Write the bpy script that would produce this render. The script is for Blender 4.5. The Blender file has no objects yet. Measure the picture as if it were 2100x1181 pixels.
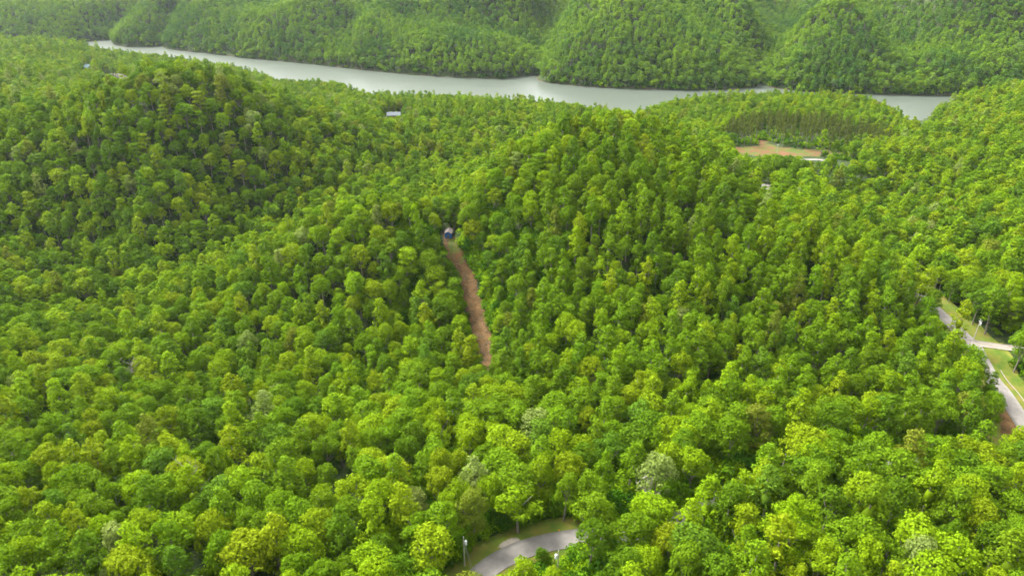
import bpy, math, random
import numpy as np
R = math.radians
random.seed(7); rng = np.random.default_rng(7)
scene = bpy.context.scene
COL = scene.collection

# ------------------------------------------------------------------ camera, sky, sun, exposure
PW, PH = 2100.0, 1181.0
PITCH, CAMZ, HFOV = R(27.0), 180.0, R(74.0)
F = PW / 2 / math.tan(HFOV / 2)
cam = bpy.data.cameras.new("camera"); camo = bpy.data.objects.new("camera", cam); COL.objects.link(camo)
camo.location = (0, 0, CAMZ); camo.rotation_euler = (math.pi / 2 - PITCH, 0, 0)
cam.sensor_width = 36; cam.lens = 18 / math.tan(HFOV / 2); cam.clip_start = 1; cam.clip_end = 9000
scene.camera = camo

SUN_EL, SUN_AZ = R(50), R(-52)            # azimuth from +Y (view direction), negative = to the left
world = bpy.data.worlds.new("World"); scene.world = world; world.use_nodes = True
wn = world.node_tree.nodes; wl = world.node_tree.links
bg = wn["Background"]; sky = wn.new("ShaderNodeTexSky"); sky.sky_type = 'NISHITA'; sky.sun_disc = False
sky.sun_elevation = SUN_EL; sky.sun_rotation = SUN_AZ; sky.air_density = 1.0; sky.dust_density = 3.0; sky.ozone_density = 1.0
hs = wn.new("ShaderNodeHueSaturation"); hs.inputs['Saturation'].default_value = 0.12
warm = wn.new("ShaderNodeMix"); warm.data_type = 'RGBA'; warm.blend_type = 'MULTIPLY'; warm.inputs[0].default_value = 1; warm.inputs[7].default_value = (1.0, .985, .95, 1)
wl.new(sky.outputs[0], hs.inputs['Color']); wl.new(hs.outputs[0], warm.inputs[6]); wl.new(warm.outputs[2], bg.inputs[0]); bg.inputs[1].default_value = 0.15
sl = bpy.data.lights.new("sun", 'SUN'); sl.energy = 2.4; sl.angle = R(20); sl.color = (1, 0.95, 0.85)
so = bpy.data.objects.new("sun", sl); COL.objects.link(so)
so.rotation_euler = (R(90) - SUN_EL, 0, -SUN_AZ + math.pi)
so.location = (0, 0, 400)
scene.view_settings.view_transform = 'Standard'; scene.view_settings.look = 'None'
scene.view_settings.exposure = 2.22; scene.view_settings.gamma = 1
scene.cycles.max_bounces = 5; scene.cycles.diffuse_bounces = 3; scene.cycles.glossy_bounces = 2
scene.cycles.transmission_bounces = 3; scene.cycles.transparent_max_bounces = 4; scene.cycles.volume_bounces = 0
scene.cycles.use_denoising = True
scene.cycles.filter_width = 1.7

# ------------------------------------------------------------------ picture <-> place
cp, sp_ = math.cos(PITCH), math.sin(PITCH)
def ray(px, py):
    u = (px - PW / 2) / F; v = -(py - PH / 2) / F
    return np.array([u, cp + v * sp_, -sp_ + v * cp])
def W(px, py, z, up=0.0):                 # where the sight line meets the level z + up; returns x, y, z
    d = ray(px, py); t = (CAMZ - z - up) / -d[2]
    return (d[0] * t, d[1] * t, z)
def project(x, y, z):
    dz = z - CAMZ
    dep = y * cp - dz * sp_
    v = y * sp_ + dz * cp
    dep = np.maximum(dep, 1.0)
    return PW / 2 + F * x / dep, PH / 2 - F * v / dep, dep

# ------------------------------------------------------------------ smooth noise
def vnoise(x, y, seed=0):
    xi = np.floor(x).astype(np.int64); yi = np.floor(y).astype(np.int64)
    fx = x - xi; fy = y - yi
    fx = fx * fx * (3 - 2 * fx); fy = fy * fy * (3 - 2 * fy)
    def h(a, b):
        n = (a * 374761393 + b * 668265263 + seed * 974634777) & 0x7fffffff
        n = ((n ^ (n >> 13)) * 1274126177) & 0x7fffffff
        n = n ^ (n >> 16)
        return (n & 0xffff) / 32767.5 - 1
    return (h(xi, yi) * (1 - fx) + h(xi + 1, yi) * fx) * (1 - fy) + (h(xi, yi + 1) * (1 - fx) + h(xi + 1, yi + 1) * fx) * fy
def fbm(x, y, s, seed=0, o=3):
    r = 0; a = 1; t = 0
    for k in range(o):
        r = r + a * vnoise(x / s, y / s, seed + k); t += a; a *= .5; s *= .5
    return r / t

# ------------------------------------------------------------------ lake outline
far_px = [(-60, 88), (120, 90), (205, 84), (232, 83), (236, 93), (262, 97), (300, 97), (332, 95), (345, 101), (420, 109), (500, 119), (620, 130), (700, 139), (850, 154), (960, 160),
          (1030, 162), (1075, 157), (1100, 155), (1106, 166), (1150, 173), (1250, 181), (1400, 185), (1500, 184), (1545, 178), (1562, 170), (1582, 180),
          (1650, 188), (1750, 193), (1950, 197), (2060, 196), (2200, 193)]
near_px = [(-60, 91), (60, 94), (160, 99), (290, 112), (400, 126), (480, 134), (550, 152), (590, 168), (660, 163), (715, 170), (755, 193), (850, 197), (950, 197), (1080, 203), (1170, 217),
           (1250, 222), (1305, 234), (1340, 215), (1400, 203), (1500, 196), (1620, 195), (1700, 196), (1780, 204), (1840, 226), (1875, 258), (1888, 272),
           (1897, 262)]
far_w = [W(a, b, 0)[:2] for a, b in far_px]
near_w = [W(a, b, 0, 18)[:2] for a, b in near_px] + [(455, 760), (500, 800), (600, 835), (760, 850)]
far_w = [(-1500, 1500)] + far_w + [(1500, 960)]
near_w = [(-1500, 1440)] + near_w + [(1500, 880)]
lake = np.array(far_w + near_w[::-1])
def seg_dist(x, y, P, closed=True):
    d = np.full(np.shape(x), 1e9)
    n = len(P)
    for i in range(n if closed else n - 1):
        ax, ay = P[i]; bx, by = P[(i + 1) % n]
        L = (bx - ax) ** 2 + (by - ay) ** 2 + 1e-9
        t = np.clip(((x - ax) * (bx - ax) + (y - ay) * (by - ay)) / L, 0, 1)
        d = np.minimum(d, np.hypot(x - ax - t * (bx - ax), y - ay - t * (by - ay)))
    return d
def inside(x, y, P):
    c = np.zeros(np.shape(x), bool)
    n = len(P)
    for i in range(n):
        ax, ay = P[i]; bx, by = P[(i + 1) % n]
        if ay == by: continue
        m = ((ay > y) != (by > y)) & (x < (bx - ax) * (y - ay) / (by - ay) + ax)
        c ^= m
    return c
fx_, fy_ = zip(*far_w)
def is_far(x, y):
    return y > np.interp(x, fx_, fy_) - 30

# ------------------------------------------------------------------ land relief near side (thin plate spline through sighted points)
CP = []
def c(px, py, z, up=12): CP.append(W(px, py, z, up))
def g(x, y, z): CP.append((x, y, z))
# foreground
for a in [(0, 1181, 40), (300, 1181, 42), (600, 1181, 42), (1350, 1181, 46), (1700, 1181, 48), (2100, 1181, 50),
          (1700, 1000, 48), (2000, 980, 47), (1450, 1080, 45), (200, 1000, 34), (600, 1000, 38), (900, 950, 37), (1250, 950, 38), (1550, 880, 38),
          (1850, 850, 37), (0, 850, 25), (300, 820, 24), (600, 800, 27), (850, 800, 27), (1250, 800, 34), (1550, 720, 36), (1800, 700, 38)]: c(*a)
# valley to the left and the slope of the left hill
for a in [(0, 700, 17), (250, 680, 15), (500, 650, 20), (0, 560, 14), (200, 540, 11), (360, 530, 10), (100, 470, 18), (250, 470, 20),
          (0, 380, 38), (150, 330, 50), (300, 400, 32), (450, 420, 20), (600, 380, 26), (0, 230, 68), (150, 200, 70), (320, 190, 84), (480, 172, 84), (300, 290, 66),
          (500, 300, 52), (600, 240, 56), (700, 320, 28), (700, 240, 42), (0, 150, 56), (850, 310, 20), (900, 270, 20), (960, 300, 18), (860, 240, 22)]: c(*a)
# behind the left hill
for a in [(60, 105, 34), (184, 146, 22, 3), (235, 158, 22, 3), (400, 135, 14), (560, 165, 8), (700, 190, 12), (760, 205, 14), (808, 240, 22, 3), (950, 215, 14), (1100, 222, 14), (1000, 245, 22)]: c(*a)
# centre ridge and hill
for a in [(440, 560, 20), (520, 520, 32), (600, 478, 46), (720, 425, 60), (850, 368, 71), (960, 345, 73), (1050, 320, 75), (1150, 270, 81), (1250, 236, 87), (1350, 258, 79),
          (700, 550, 37), (600, 640, 22), (800, 650, 29), (850, 500, 44), (1100, 450, 60), (1250, 380, 75), (1440, 338, 70), (1540, 415, 61), (1650, 475, 59), (1760, 550, 55), (1850, 615, 47), (1400, 430, 62), (1100, 600, 40),
          (1300, 600, 46), (1500, 560, 50), (1100, 750, 28), (1700, 640, 43)]: c(*a)
# clearing
for a in [(995, 755, 23, 0), (975, 660, 28, 0), (955, 590, 32, 0), (932, 530, 37, 0), (918, 488, 40, 0)]: c(*a)
# right side
for a in [(1450, 300, 38), (1560, 385, 42, 0), (1660, 330, 30, 0), (1620, 308, 28, 0), (1520, 308, 28, 0), (1700, 380, 25), (1780, 450, 21), (1880, 530, 25), (1900, 400, 26), (2100, 400, 42), (2000, 470, 36), (2000, 560, 38), (2100, 600, 44),
          (2100, 300, 40), (1900, 310, 26), (2000, 205, 34), (2100, 192, 38), (1950, 240, 28), (1600, 200, 14), (1750, 215, 12), (1650, 260, 26), (1500, 230, 18), (1400, 225, 14), (1780, 300, 18)]: c(*a)
# hidden ground behind crests, and beyond the frame
for a in [(-60, 440, 24), (-190, 330, 9), (-130, 390, 12), (-240, 290, 6), (60, 600, 16), (0, 500, 22), (90, 520, 26), (60, 420, 44), (-200, 610, 34), (-380, 660, 40), (200, 640, 18), (-520, 900, 30), (-300, 860, 16), (-700, 900, 30), (0, 0, 40), (-200, 0, 36), (200, 0, 50),
          (-600, 200, 20), (600, 200, 48), (-900, 600, 40), (700, 500, 50), (800, 740, 30), (-1000, 1150, 20), (0, -300, 40), (-500, -200, 30), (500, -200, 50)]: g(*a)
road_front_px = [(945, 1225, 41), (974, 1181, 42), (995, 1160, 42), (1022, 1141, 42), (1045, 1129, 42), (1071, 1118, 42), (1110, 1108, 42), (1150, 1101, 42), (1210, 1096, 42), (1280, 1092, 42.5), (1370, 1075, 43), (1450, 1040, 43),
                 (1530, 1000, 43), (1600, 978, 43), (1700, 955, 42), (1850, 945, 41), (2000, 943, 39), (2150, 935, 37)]
road_right_px = [(2420, 1260, 37), (2300, 1120, 37), (2200, 1000, 37), (2130, 905, 37), (2096, 853, 37), (2060, 805, 37), (2030, 770, 37.5), (2008, 735, 38), (1990, 712, 38), (1970, 694, 38.5), (1945, 672, 39),
                 (1905, 640, 39.5), (1860, 592, 40), (1805, 548, 40), (1745, 492, 37), (1690, 440, 36), (1640, 405, 37), (1600, 386, 38), (1560, 384, 38.5), (1540, 379, 38.5), (1570, 375.5, 38), (1620, 372, 37),
                 (1720, 360, 36), (1740, 345, 33), (1690, 329, 30), (1640, 327, 29.5), (1560, 330, 29)]
drive_px = [(1985, 712, 38), (2005, 711, 38.2), (2040, 714, 38.5), (2080, 716, 39), (2160, 708, 40)]
def pathw(L): return np.array([W(a, b, z) for a, b, z in L])
RF, RR, RD = pathw(road_front_px), pathw(road_right_px), pathw(drive_px)
for P in (RF, RR, RD):
    for p in P[::2]: CP.append(tuple(p))
CP = np.array(CP)
kp = [0]
for i in range(1, len(CP)):
    if np.min(np.hypot(CP[kp, 0] - CP[i, 0], CP[kp, 1] - CP[i, 1])) > 9: kp.append(i)
CP = CP[kp]
def U(r2): return r2 * np.log(r2 + 1e-9) * 0.5
S_ = 100.0
A_ = CP[:, :2] / S_
K = U(((A_[:, None] - A_[None]) ** 2).sum(-1)) + np.eye(len(CP)) * 0.06
Pm = np.hstack([np.ones((len(CP), 1)), A_])
M_ = np.block([[K, Pm], [Pm.T, np.zeros((3, 3))]])
sol = np.linalg.solve(M_, np.concatenate([CP[:, 2], np.zeros(3)]))
def tps(x, y):
    sh = np.shape(x); x = np.ravel(x) / S_; y = np.ravel(y) / S_
    out = np.empty(len(x))
    for i in range(0, len(x), 20000):
        xx = x[i:i + 20000]; yy = y[i:i + 20000]
        r2 = (xx[:, None] - A_[:, 0]) ** 2 + (yy[:, None] - A_[:, 1]) ** 2
        out[i:i + 20000] = U(r2) @ sol[:-3] + sol[-3] + sol[-2] * xx + sol[-1] * yy
    return out.reshape(sh)

# smooth centre lines
def smooth_path(P, step=2.0):
    Q = []
    n = len(P)
    for i in range(n - 1):
        p0 = P[max(i - 1, 0)]; p1 = P[i]; p2 = P[i + 1]; p3 = P[min(i + 2, n - 1)]
        m = max(2, int(np.hypot(*(p2 - p1)[:2]) / step))
        for k in range(m):
            t = k / m
            Q.append(0.5 * ((2 * p1) + (-p0 + p2) * t + (2 * p0 - 5 * p1 + 4 * p2 - p3) * t * t + (-p0 + 3 * p1 - 3 * p2 + p3) * t ** 3))
    Q.append(P[-1])
    return np.array(Q)
SF, SR, SD = smooth_path(RF), smooth_path(RR), smooth_path(RD)
# clearing, drives and dirt shoulders as ground polygons
def polyw(L, z): return np.array([W(a, b, z if len(q) == 2 else q[2])[:2] for q in L for a, b in [q[:2]]])
clear_px = [(972, 700, 26), (978, 740, 24), (990, 760, 23), (1012, 762, 23), (1014, 735, 24), (1012, 700, 26), (1003, 672, 27.5), (995, 640, 29), (986, 600, 31), (978, 572, 33), (960, 545, 35.5), (948, 515, 38), (936, 490, 40), (926, 478, 41), (906, 476, 41), (909, 500, 39),
            (920, 530, 37), (932, 552, 35), (940, 570, 33.5), (944, 600, 31.5), (952, 635, 29.5), (962, 668, 28)]
CL = polyw(clear_px, 30)
DIRT = polyw([(1492, 300), (1545, 298), (1568, 290), (1585, 296), (1640, 302), (1735, 310), (1745, 324), (1640, 330), (1560, 326), (1500, 322)], 28)
LDRV = polyw([(190, 138), (216, 144), (238, 152), (278, 156), (274, 164), (252, 166), (236, 158), (214, 150), (188, 143)], 22)
HYARD = polyw([(780, 237), (792, 233), (840, 232), (838, 242), (800, 244), (782, 245)], 22)
SLOPE = polyw([(1606, 405), (1618, 402), (1626, 424), (1610, 424)], 44)
PARK = polyw([(2036, 820), (2052, 816), (2075, 845), (2090, 870), (2080, 885), (2055, 880), (2040, 850)], 37)
GRASSR = polyw([(2000, 700), (2075, 722), (2035, 740), (2045, 775), (2110, 800), (2160, 900), (2180, 990), (2040, 970), (2030, 900), (2036, 820)], 37)

CL_N = CL
def h_raw(x, y):
    x = np.asarray(x, float); y = np.asarray(y, float)
    n = fbm(x, y, 70, 3, 3)
    near = tps(x, y)
    near = np.clip(near, 4, 110)
    dl = seg_dist(x, y, lake)
    ins = inside(x, y, lake)
    # far side: rises from the shore, cut by draws
    base = 42 * (1 - np.exp(-dl / 48)) + 0.23 * dl
    far = base
    for L, wd, dp in DRAWS:
        d = seg_dist(x, y, L, False)
        w = wd + 0.11 * dl
        far = far * (1 - dp * np.exp(-(d / w) ** 2))
    rid = 1 - np.abs(vnoise(x / 150 + 3.1, y / 240, 11)) * 2.4
    far = far * (1 + 0.42 * rid * np.clip(dl / 120, 0, 1)) + 6 * fbm(x, y, 90, 21, 3) * np.clip(dl / 60, 0, 1)
    far = np.minimum(far, 150 + 60 * fbm(x, y, 500, 5, 2))
    near = near + 3.2 * n * np.clip((seg_dist(x, y, CL_N) - 4) / 25, 0, 1)
    cap = 1.0 + dl * 0.55
    near = -np.log(np.exp(-np.clip(near / 6, -20, 20)) + np.exp(-np.clip(cap / 6, -20, 20))) * 6
    near = np.maximum(near, 0.12 * np.minimum(dl, 20))
    f = is_far(x, y)
    h = np.where(f, np.maximum(far, 0.15 * np.minimum(dl, 20)), near)
    return np.where(ins, -0.25 * np.minimum(dl, 24) - .05, h)
def dl_pts(L): return [W(a, b, z)[:2] for a, b, z in L]
DRAWS = [(dl_pts([(1095, 152, 2), (1115, 110, 12), (1135, 60, 30), (1175, 10, 45)]), 26, .78),
         (dl_pts([(1562, 168, 2), (1580, 120, 14), (1605, 70, 28), (1590, 10, 45)]), 24, .78),
         (dl_pts([(215, 80, 2), (300, 62, 8), (380, 30, 20), (480, 0, 30)]), 28, .78),
         (dl_pts([(334, 94, 1), (360, 70, 10), (440, 45, 24)]), 16, .6),
         (dl_pts([(700, 120, 10), (780, 60, 25), (860, 5, 40)]), 26, .45),
         (dl_pts([(1850, 180, 8), (1830, 90, 35), (1800, 10, 60)]), 24, .45)]
RS = np.vstack([SF, SR, SD])
ridx = None
zs = h_raw(RS[:, 0], RS[:, 1])
def smooth1(z, k=13):
    zz = np.pad(z, k // 2, mode='edge'); return np.convolve(zz, np.ones(k) / k, 'valid')
o = 0
for Q in (SF, SR, SD):
    zs[o:o + len(Q)] = smooth1(zs[o:o + len(Q)]); Q[:, 2] = zs[o:o + len(Q)]; o += len(Q)
RS[:, 2] = zs
def road_near(x, y):
    sh = np.shape(x); x = np.ravel(x); y = np.ravel(y)
    d = np.empty(len(x)); z = np.empty(len(x))
    for i in range(0, len(x), 8000):
        D = np.hypot(x[i:i + 8000, None] - RS[:, 0], y[i:i + 8000, None] - RS[:, 1])
        j = D.argmin(1); d[i:i + 8000] = D[np.arange(len(j)), j]; z[i:i + 8000] = RS[j, 2]
    return d.reshape(sh), z.reshape(sh)
def h_exact(x, y):
    h = h_raw(x, y)
    d, z = road_near(x, y)
    t = np.clip((d - 5) / 13, 0, 1); t = t * t * (3 - 2 * t)
    return z * (1 - t) + h * t
def axis(lo, hi, a, b, fine, coarse):
    return np.unique(np.concatenate([np.arange(lo, a, coarse), np.arange(a, b, fine), np.arange(b, hi + .1, coarse)]))
XS = axis(-1700, 1700, -260, 320, 4, 13); YS = axis(-240, 2600, 60, 520, 4, 11)
GX, GY = np.meshgrid(XS, YS)
GZ = h_exact(GX, GY)
def H(x, y):
    x = np.asarray(x, float); y = np.asarray(y, float)
    i = np.clip(np.searchsorted(XS, x) - 1, 0, len(XS) - 2); j = np.clip(np.searchsorted(YS, y) - 1, 0, len(YS) - 2)
    fx = (x - XS[i]) / (XS[i + 1] - XS[i]); fy = (y - YS[j]) / (YS[j + 1] - YS[j])
    a, b, cc, d = GZ[j, i], GZ[j, i + 1], GZ[j + 1, i], GZ[j + 1, i + 1]
    return np.where(fx + fy < 1, a + fx * (b - a) + fy * (cc - a), d + (1 - fx) * (cc - d) + (1 - fy) * (b - d))
def H1(x, y): return float(H(np.array([x]), np.array([y]))[0])

def hit(px, py):
    d = ray(px, py); t = 60.0
    while t < 3000:
        if CAMZ + d[2] * t < H1(d[0] * t, d[1] * t): break
        t += 3
    lo, hi = t - 3, t
    for _ in range(12):
        m = (lo + hi) / 2
        if CAMZ + d[2] * m < H1(d[0] * m, d[1] * m): hi = m
        else: lo = m
    return d[0] * hi, d[1] * hi, CAMZ + d[2] * hi
CL_OLD = CL
def polyh(L): return np.array([hit(q[0], q[1])[:2] for q in L])
CL = polyh(clear_px)
DIRT = polyh([(1492, 301), (1530, 302), (1548, 300), (1564, 289), (1576, 292), (1588, 302), (1640, 306), (1745, 313), (1752, 320), (1640, 322), (1560, 322), (1500, 316)])
# ------------------------------------------------------------------ materials
def mat(name):
    m = bpy.data.materials.new(name); m.use_nodes = True
    return m, m.node_tree.nodes, m.node_tree.links, m.node_tree.nodes["Principled BSDF"]
def ramp(n, stops):
    r = n.new("ShaderNodeValToRGB")
    while len(r.color_ramp.elements) < len(stops): r.color_ramp.elements.new(.5)
    for e, (p, col) in zip(r.color_ramp.elements, stops): e.position = p; e.color = (*col, 1)
    return r
def noise_mat(name, scale, stops, rough=.9, bump=.0, detail=8, bscale=None, bdist=.3, metallic=0):
    m, n, l, b = mat(name)
    tc = n.new("ShaderNodeNewGeometry")
    t = n.new("ShaderNodeTexNoise"); t.inputs['Scale'].default_value = scale; t.inputs['Detail'].default_value = detail; t.inputs['Roughness'].default_value = .65
    l.new(tc.outputs['Position'], t.inputs['Vector'])
    r = ramp(n, stops); l.new(t.outputs[0], r.inputs[0]); l.new(r.outputs[0], b.inputs['Base Color'])
    b.inputs['Roughness'].default_value = rough; b.inputs['Metallic'].default_value = metallic
    b.inputs['Specular IOR Level'].default_value = .3
    if bump:
        t2 = n.new("ShaderNodeTexNoise"); t2.inputs['Scale'].default_value = bscale or scale * 3; t2.inputs['Detail'].default_value = 6
        l.new(tc.outputs['Position'], t2.inputs['Vector'])
        bp = n.new("ShaderNodeBump"); bp.inputs['Strength'].default_value = bump; bp.inputs['Distance'].default_value = bdist
        l.new(t2.outputs[0], bp.inputs['Height']); l.new(bp.outputs[0], b.inputs['Normal'])
    return m
def leaf_mat(name, trans=.28):
    m, n, l, b = mat(name)
    at = n.new("ShaderNodeAttribute"); at.attribute_type = 'INSTANCER'; at.attribute_name = "tint"
    va = n.new("ShaderNodeAttribute"); va.attribute_type = 'GEOMETRY'; va.attribute_name = "leafvar"
    mx = n.new("ShaderNodeMapRange"); mx.inputs['To Min'].default_value = 0.7; mx.inputs['To Max'].default_value = 1.3
    l.new(va.outputs['Fac'], mx.inputs['Value'])
    mul = n.new("ShaderNodeVectorMath"); mul.operation = 'SCALE'
    l.new(at.outputs['Color'], mul.inputs[0]); l.new(mx.outputs[0], mul.inputs['Scale'])
    l.new(mul.outputs[0], b.inputs['Base Color']); b.inputs['Roughness'].default_value = .55; b.inputs['Specular IOR Level'].default_value = .02
    tr = n.new("ShaderNodeBsdfTranslucent")
    g2 = n.new("ShaderNodeMix"); g2.data_type = 'RGBA'; g2.blend_type = 'MULTIPLY'; g2.inputs[0].default_value = 1
    l.new(mul.outputs[0], g2.inputs[6]); g2.inputs[7].default_value = (1.3, 1.3, .5, 1); l.new(g2.outputs[2], tr.inputs[0])
    ms = n.new("ShaderNodeMixShader"); ms.inputs[0].default_value = trans
    l.new(b.outputs[0], ms.inputs[1]); l.new(tr.outputs[0], ms.inputs[2]); l.new(ms.outputs[0], n["Material Output"].inputs[0])
    return m
M_leaf = leaf_mat("broadleaf_foliage"); M_needle = leaf_mat("needle_foliage", .12)
M_bark = noise_mat("bark", 1.5, [(.3, (.09, .075, .06)), (.7, (.24, .21, .18))], .95)
M_snag = noise_mat("dead_wood", 1.2, [(.3, (.20, .18, .15)), (.7, (.34, .31, .28))], .9)
M_ground = noise_mat("forest_floor", .35, [(.35, (.008, .020, .003)), (.5, (.020, .042, .005)), (.6, (.040, .055, .010)), (.72, (.055, .042, .020))], 1, 1, 12, 1.2, .8)
M_grass = noise_mat("verge_grass", .22, [(.3, (.045, .095, .006)), (.48, (.085, .112, .010)), (.6, (.125, .118, .02)), (.72, (.16, .12, .05))], 1, .5, 10, 3, .2)
M_road = noise_mat("old_asphalt", .5, [(.3, (.135, .126, .118)), (.6, (.178, .167, .156)), (.8, (.205, .193, .181))], .9, .15, 12, 8, .03)
M_concrete = noise_mat("pale_gravel", .8, [(.3, (.17, .15, .125)), (.7, (.25, .225, .195))], .95, .3, 10, 6, .05)
M_dirt = noise_mat("cleared_soil", .35, [(.3, (.04, .034, .008)), (.45, (.085, .048, .016)), (.6, (.118, .066, .025)), (.75, (.155, .100, .042))], 1, .9, 12, 2.2, .5)
M_dgrass = noise_mat("weedy_soil", .16, [(.40, (.045, .075, .006)), (.48, (.075, .075, .012)), (.54, (.10, .048, .018)), (.72, (.14, .066, .030))], 1, .5, 10, 2, .3)
M_shore = noise_mat("shore_soil", .3, [(.35, (.03, .03, .015)), (.6, (.07, .05, .03)), (.75, (.16, .11, .075))], 1)
M_pole = noise_mat("weathered_pole_wood", 2, [(.3, (.30, .27, .23)), (.7, (.46, .43, .38))], .9)
M_galv = noise_mat("galvanised_metal", 3, [(.3, (.52, .54, .56)), (.7, (.70, .71, .72))], .5, metallic=.2)
M_trans = noise_mat("pale_grey_enamel", 3, [(.3, (.62, .65, .68)), (.7, (.78, .80, .82))], .4)
M_wire = noise_mat("steel_wire", 3, [(.3, (.25, .25, .24)), (.7, (.35, .35, .34))], .6)
M_blue = noise_mat("blue_painted_boards", 1.2, [(.3, (.008, .06, .20)), (.7, (.015, .10, .30))], .6)
M_shroof = noise_mat("brown_grey_shingles", 1.8, [(.3, (.07, .06, .055)), (.7, (.11, .095, .09))], .85)
M_metalroof = noise_mat("blue_grey_metal_roof", .8, [(.3, (.09, .105, .125)), (.7, (.125, .145, .17))], .85)
M_brick = noise_mat("red_brown_siding", 2, [(.3, (.12, .05, .033)), (.7, (.19, .08, .055))], .85)
M_white = noise_mat("white_siding", 1, [(.3, (.24, .235, .23)), (.7, (.30, .295, .28))], .7)
M_teal = noise_mat("pale_blue_green_roof", 1, [(.3, (.06, .115, .125)), (.7, (.09, .15, .155))], .85)
M_pink = noise_mat("pale_pink_roof", 1, [(.3, (.25, .17, .14)), (.7, (.31, .23, .19))], .7)
M_dark = noise_mat("dark_window_glass", 1, [(.3, (.02, .025, .03)), (.7, (.05, .055, .06))], .15)
M_orange = noise_mat("orange_plastic", 2, [(.3, (.75, .20, .05)), (.7, (.85, .26, .07))], .5)

def water_mat():
    m, n, l, b = mat("lake_water")
    geo = n.new("ShaderNodeNewGeometry")
    mp = n.new("ShaderNodeMapping"); mp.inputs['Scale'].default_value = (.05, .45, 1); mp.inputs['Rotation'].default_value = (0, 0, R(14))
    l.new(geo.outputs['Position'], mp.inputs['Vector'])
    t = n.new("ShaderNodeTexNoise"); t.inputs['Scale'].default_value = 1; t.inputs['Detail'].default_value = 5; l.new(mp.outputs[0], t.inputs['Vector'])
    t3 = n.new("ShaderNodeTexNoise"); t3.inputs['Scale'].default_value = .9; t3.inputs['Detail'].default_value = 3; l.new(geo.outputs['Position'], t3.inputs['Vector'])
    ad = n.new("ShaderNodeMath"); ad.operation = 'ADD'; l.new(t.outputs[0], ad.inputs[0]); l.new(t3.outputs[0], ad.inputs[1])
    bp = n.new("ShaderNodeBump"); bp.inputs['Strength'].default_value = .35; bp.inputs['Distance'].default_value = .25
    l.new(ad.outputs[0], bp.inputs['Height']); l.new(bp.outputs[0], b.inputs['Normal'])
    b.inputs['Base Color'].default_value = (.070, .085, .070, 1); b.inputs['Roughness'].default_value = .30; b.inputs['IOR'].default_value = 1.33
    b.inputs['Specular IOR Level'].default_value = .5
    return m
M_water = water_mat()

# ------------------------------------------------------------------ mesh helpers
def mesh_np(name, V, Fc, mats, midx=None, var=None, smooth=False):
    me = bpy.data.meshes.new(name)
    V = np.asarray(V, np.float32)
    if isinstance(Fc, np.ndarray):
        k = Fc.shape[1]; nf = len(Fc)
        me.vertices.add(len(V)); me.vertices.foreach_set("co", V.ravel())
        me.loops.add(nf * k); me.loops.foreach_set("vertex_index", Fc.astype(np.int32).ravel())
        me.polygons.add(nf); me.polygons.foreach_set("loop_start", np.arange(0, nf * k, k, dtype=np.int32))
        me.update(calc_edges=True)
    else:
        me.from_pydata(V.tolist(), [], [list(map(int, f)) for f in Fc]); me.update()
    for m in mats: me.materials.append(m)
    if midx is not None: me.polygons.foreach_set("material_index", np.asarray(midx, np.int32))
    if var is not None:
        a = me.attributes.new("leafvar", 'FLOAT', 'FACE'); a.data.foreach_set("value", np.asarray(var, np.float32))
    if smooth: me.polygons.foreach_set("use_smooth", np.ones(len(me.polygons), bool))
    return me
def link(name, me, parent=None, loc=None, **props):
    o = bpy.data.objects.new(name, me); COL.objects.link(o)
    if parent is not None: o.parent = parent
    if loc is not None: o.location = loc
    for k, v in props.items(): o[k] = v
    return o
class MB:
    def __init__(s): s.v = []; s.f = []
    def add(s, V, Fs):
        b = len(s.v); s.v += [tuple(map(float, p)) for p in V]; s.f += [tuple(i + b for i in f) for f in Fs]
    def box(s, x0, x1, y0, y1, z0, z1):
        s.add([(x0, y0, z0), (x1, y0, z0), (x1, y1, z0), (x0, y1, z0), (x0, y0, z1), (x1, y0, z1), (x1, y1, z1), (x0, y1, z1)],
              [(3, 2, 1, 0), (4, 5, 6, 7), (0, 1, 5, 4), (1, 2, 6, 5), (2, 3, 7, 6), (3, 0, 4, 7)])
    def tube(s, P, Rr, n=7):
        P = [np.array(p, float) for p in P]; b = len(s.v)
        for i, p in enumerate(P):
            d = P[min(i + 1, len(P) - 1)] - P[max(i - 1, 0)]; d /= np.linalg.norm(d) + 1e-9
            a = np.cross(d, (0, 0, 1) if abs(d[2]) < .9 else (1, 0, 0)); a /= np.linalg.norm(a); c2 = np.cross(d, a)
            for k in range(n):
                t = 2 * math.pi * k / n; s.v.append(tuple(p + Rr[i] * (math.cos(t) * a + math.sin(t) * c2)))
        for i in range(len(P) - 1):
            for k in range(n):
                k2 = (k + 1) % n; s.f.append((b + i * n + k, b + i * n + k2, b + (i + 1) * n + k2, b + (i + 1) * n + k))
        s.f.append(tuple(b + k for k in range(n))[::-1]); s.f.append(tuple(b + (len(P) - 1) * n + k for k in range(n)))
    def mesh(s, name, m, smooth=False): return mesh_np(name, s.v, s.f, [m], smooth=smooth)

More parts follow.
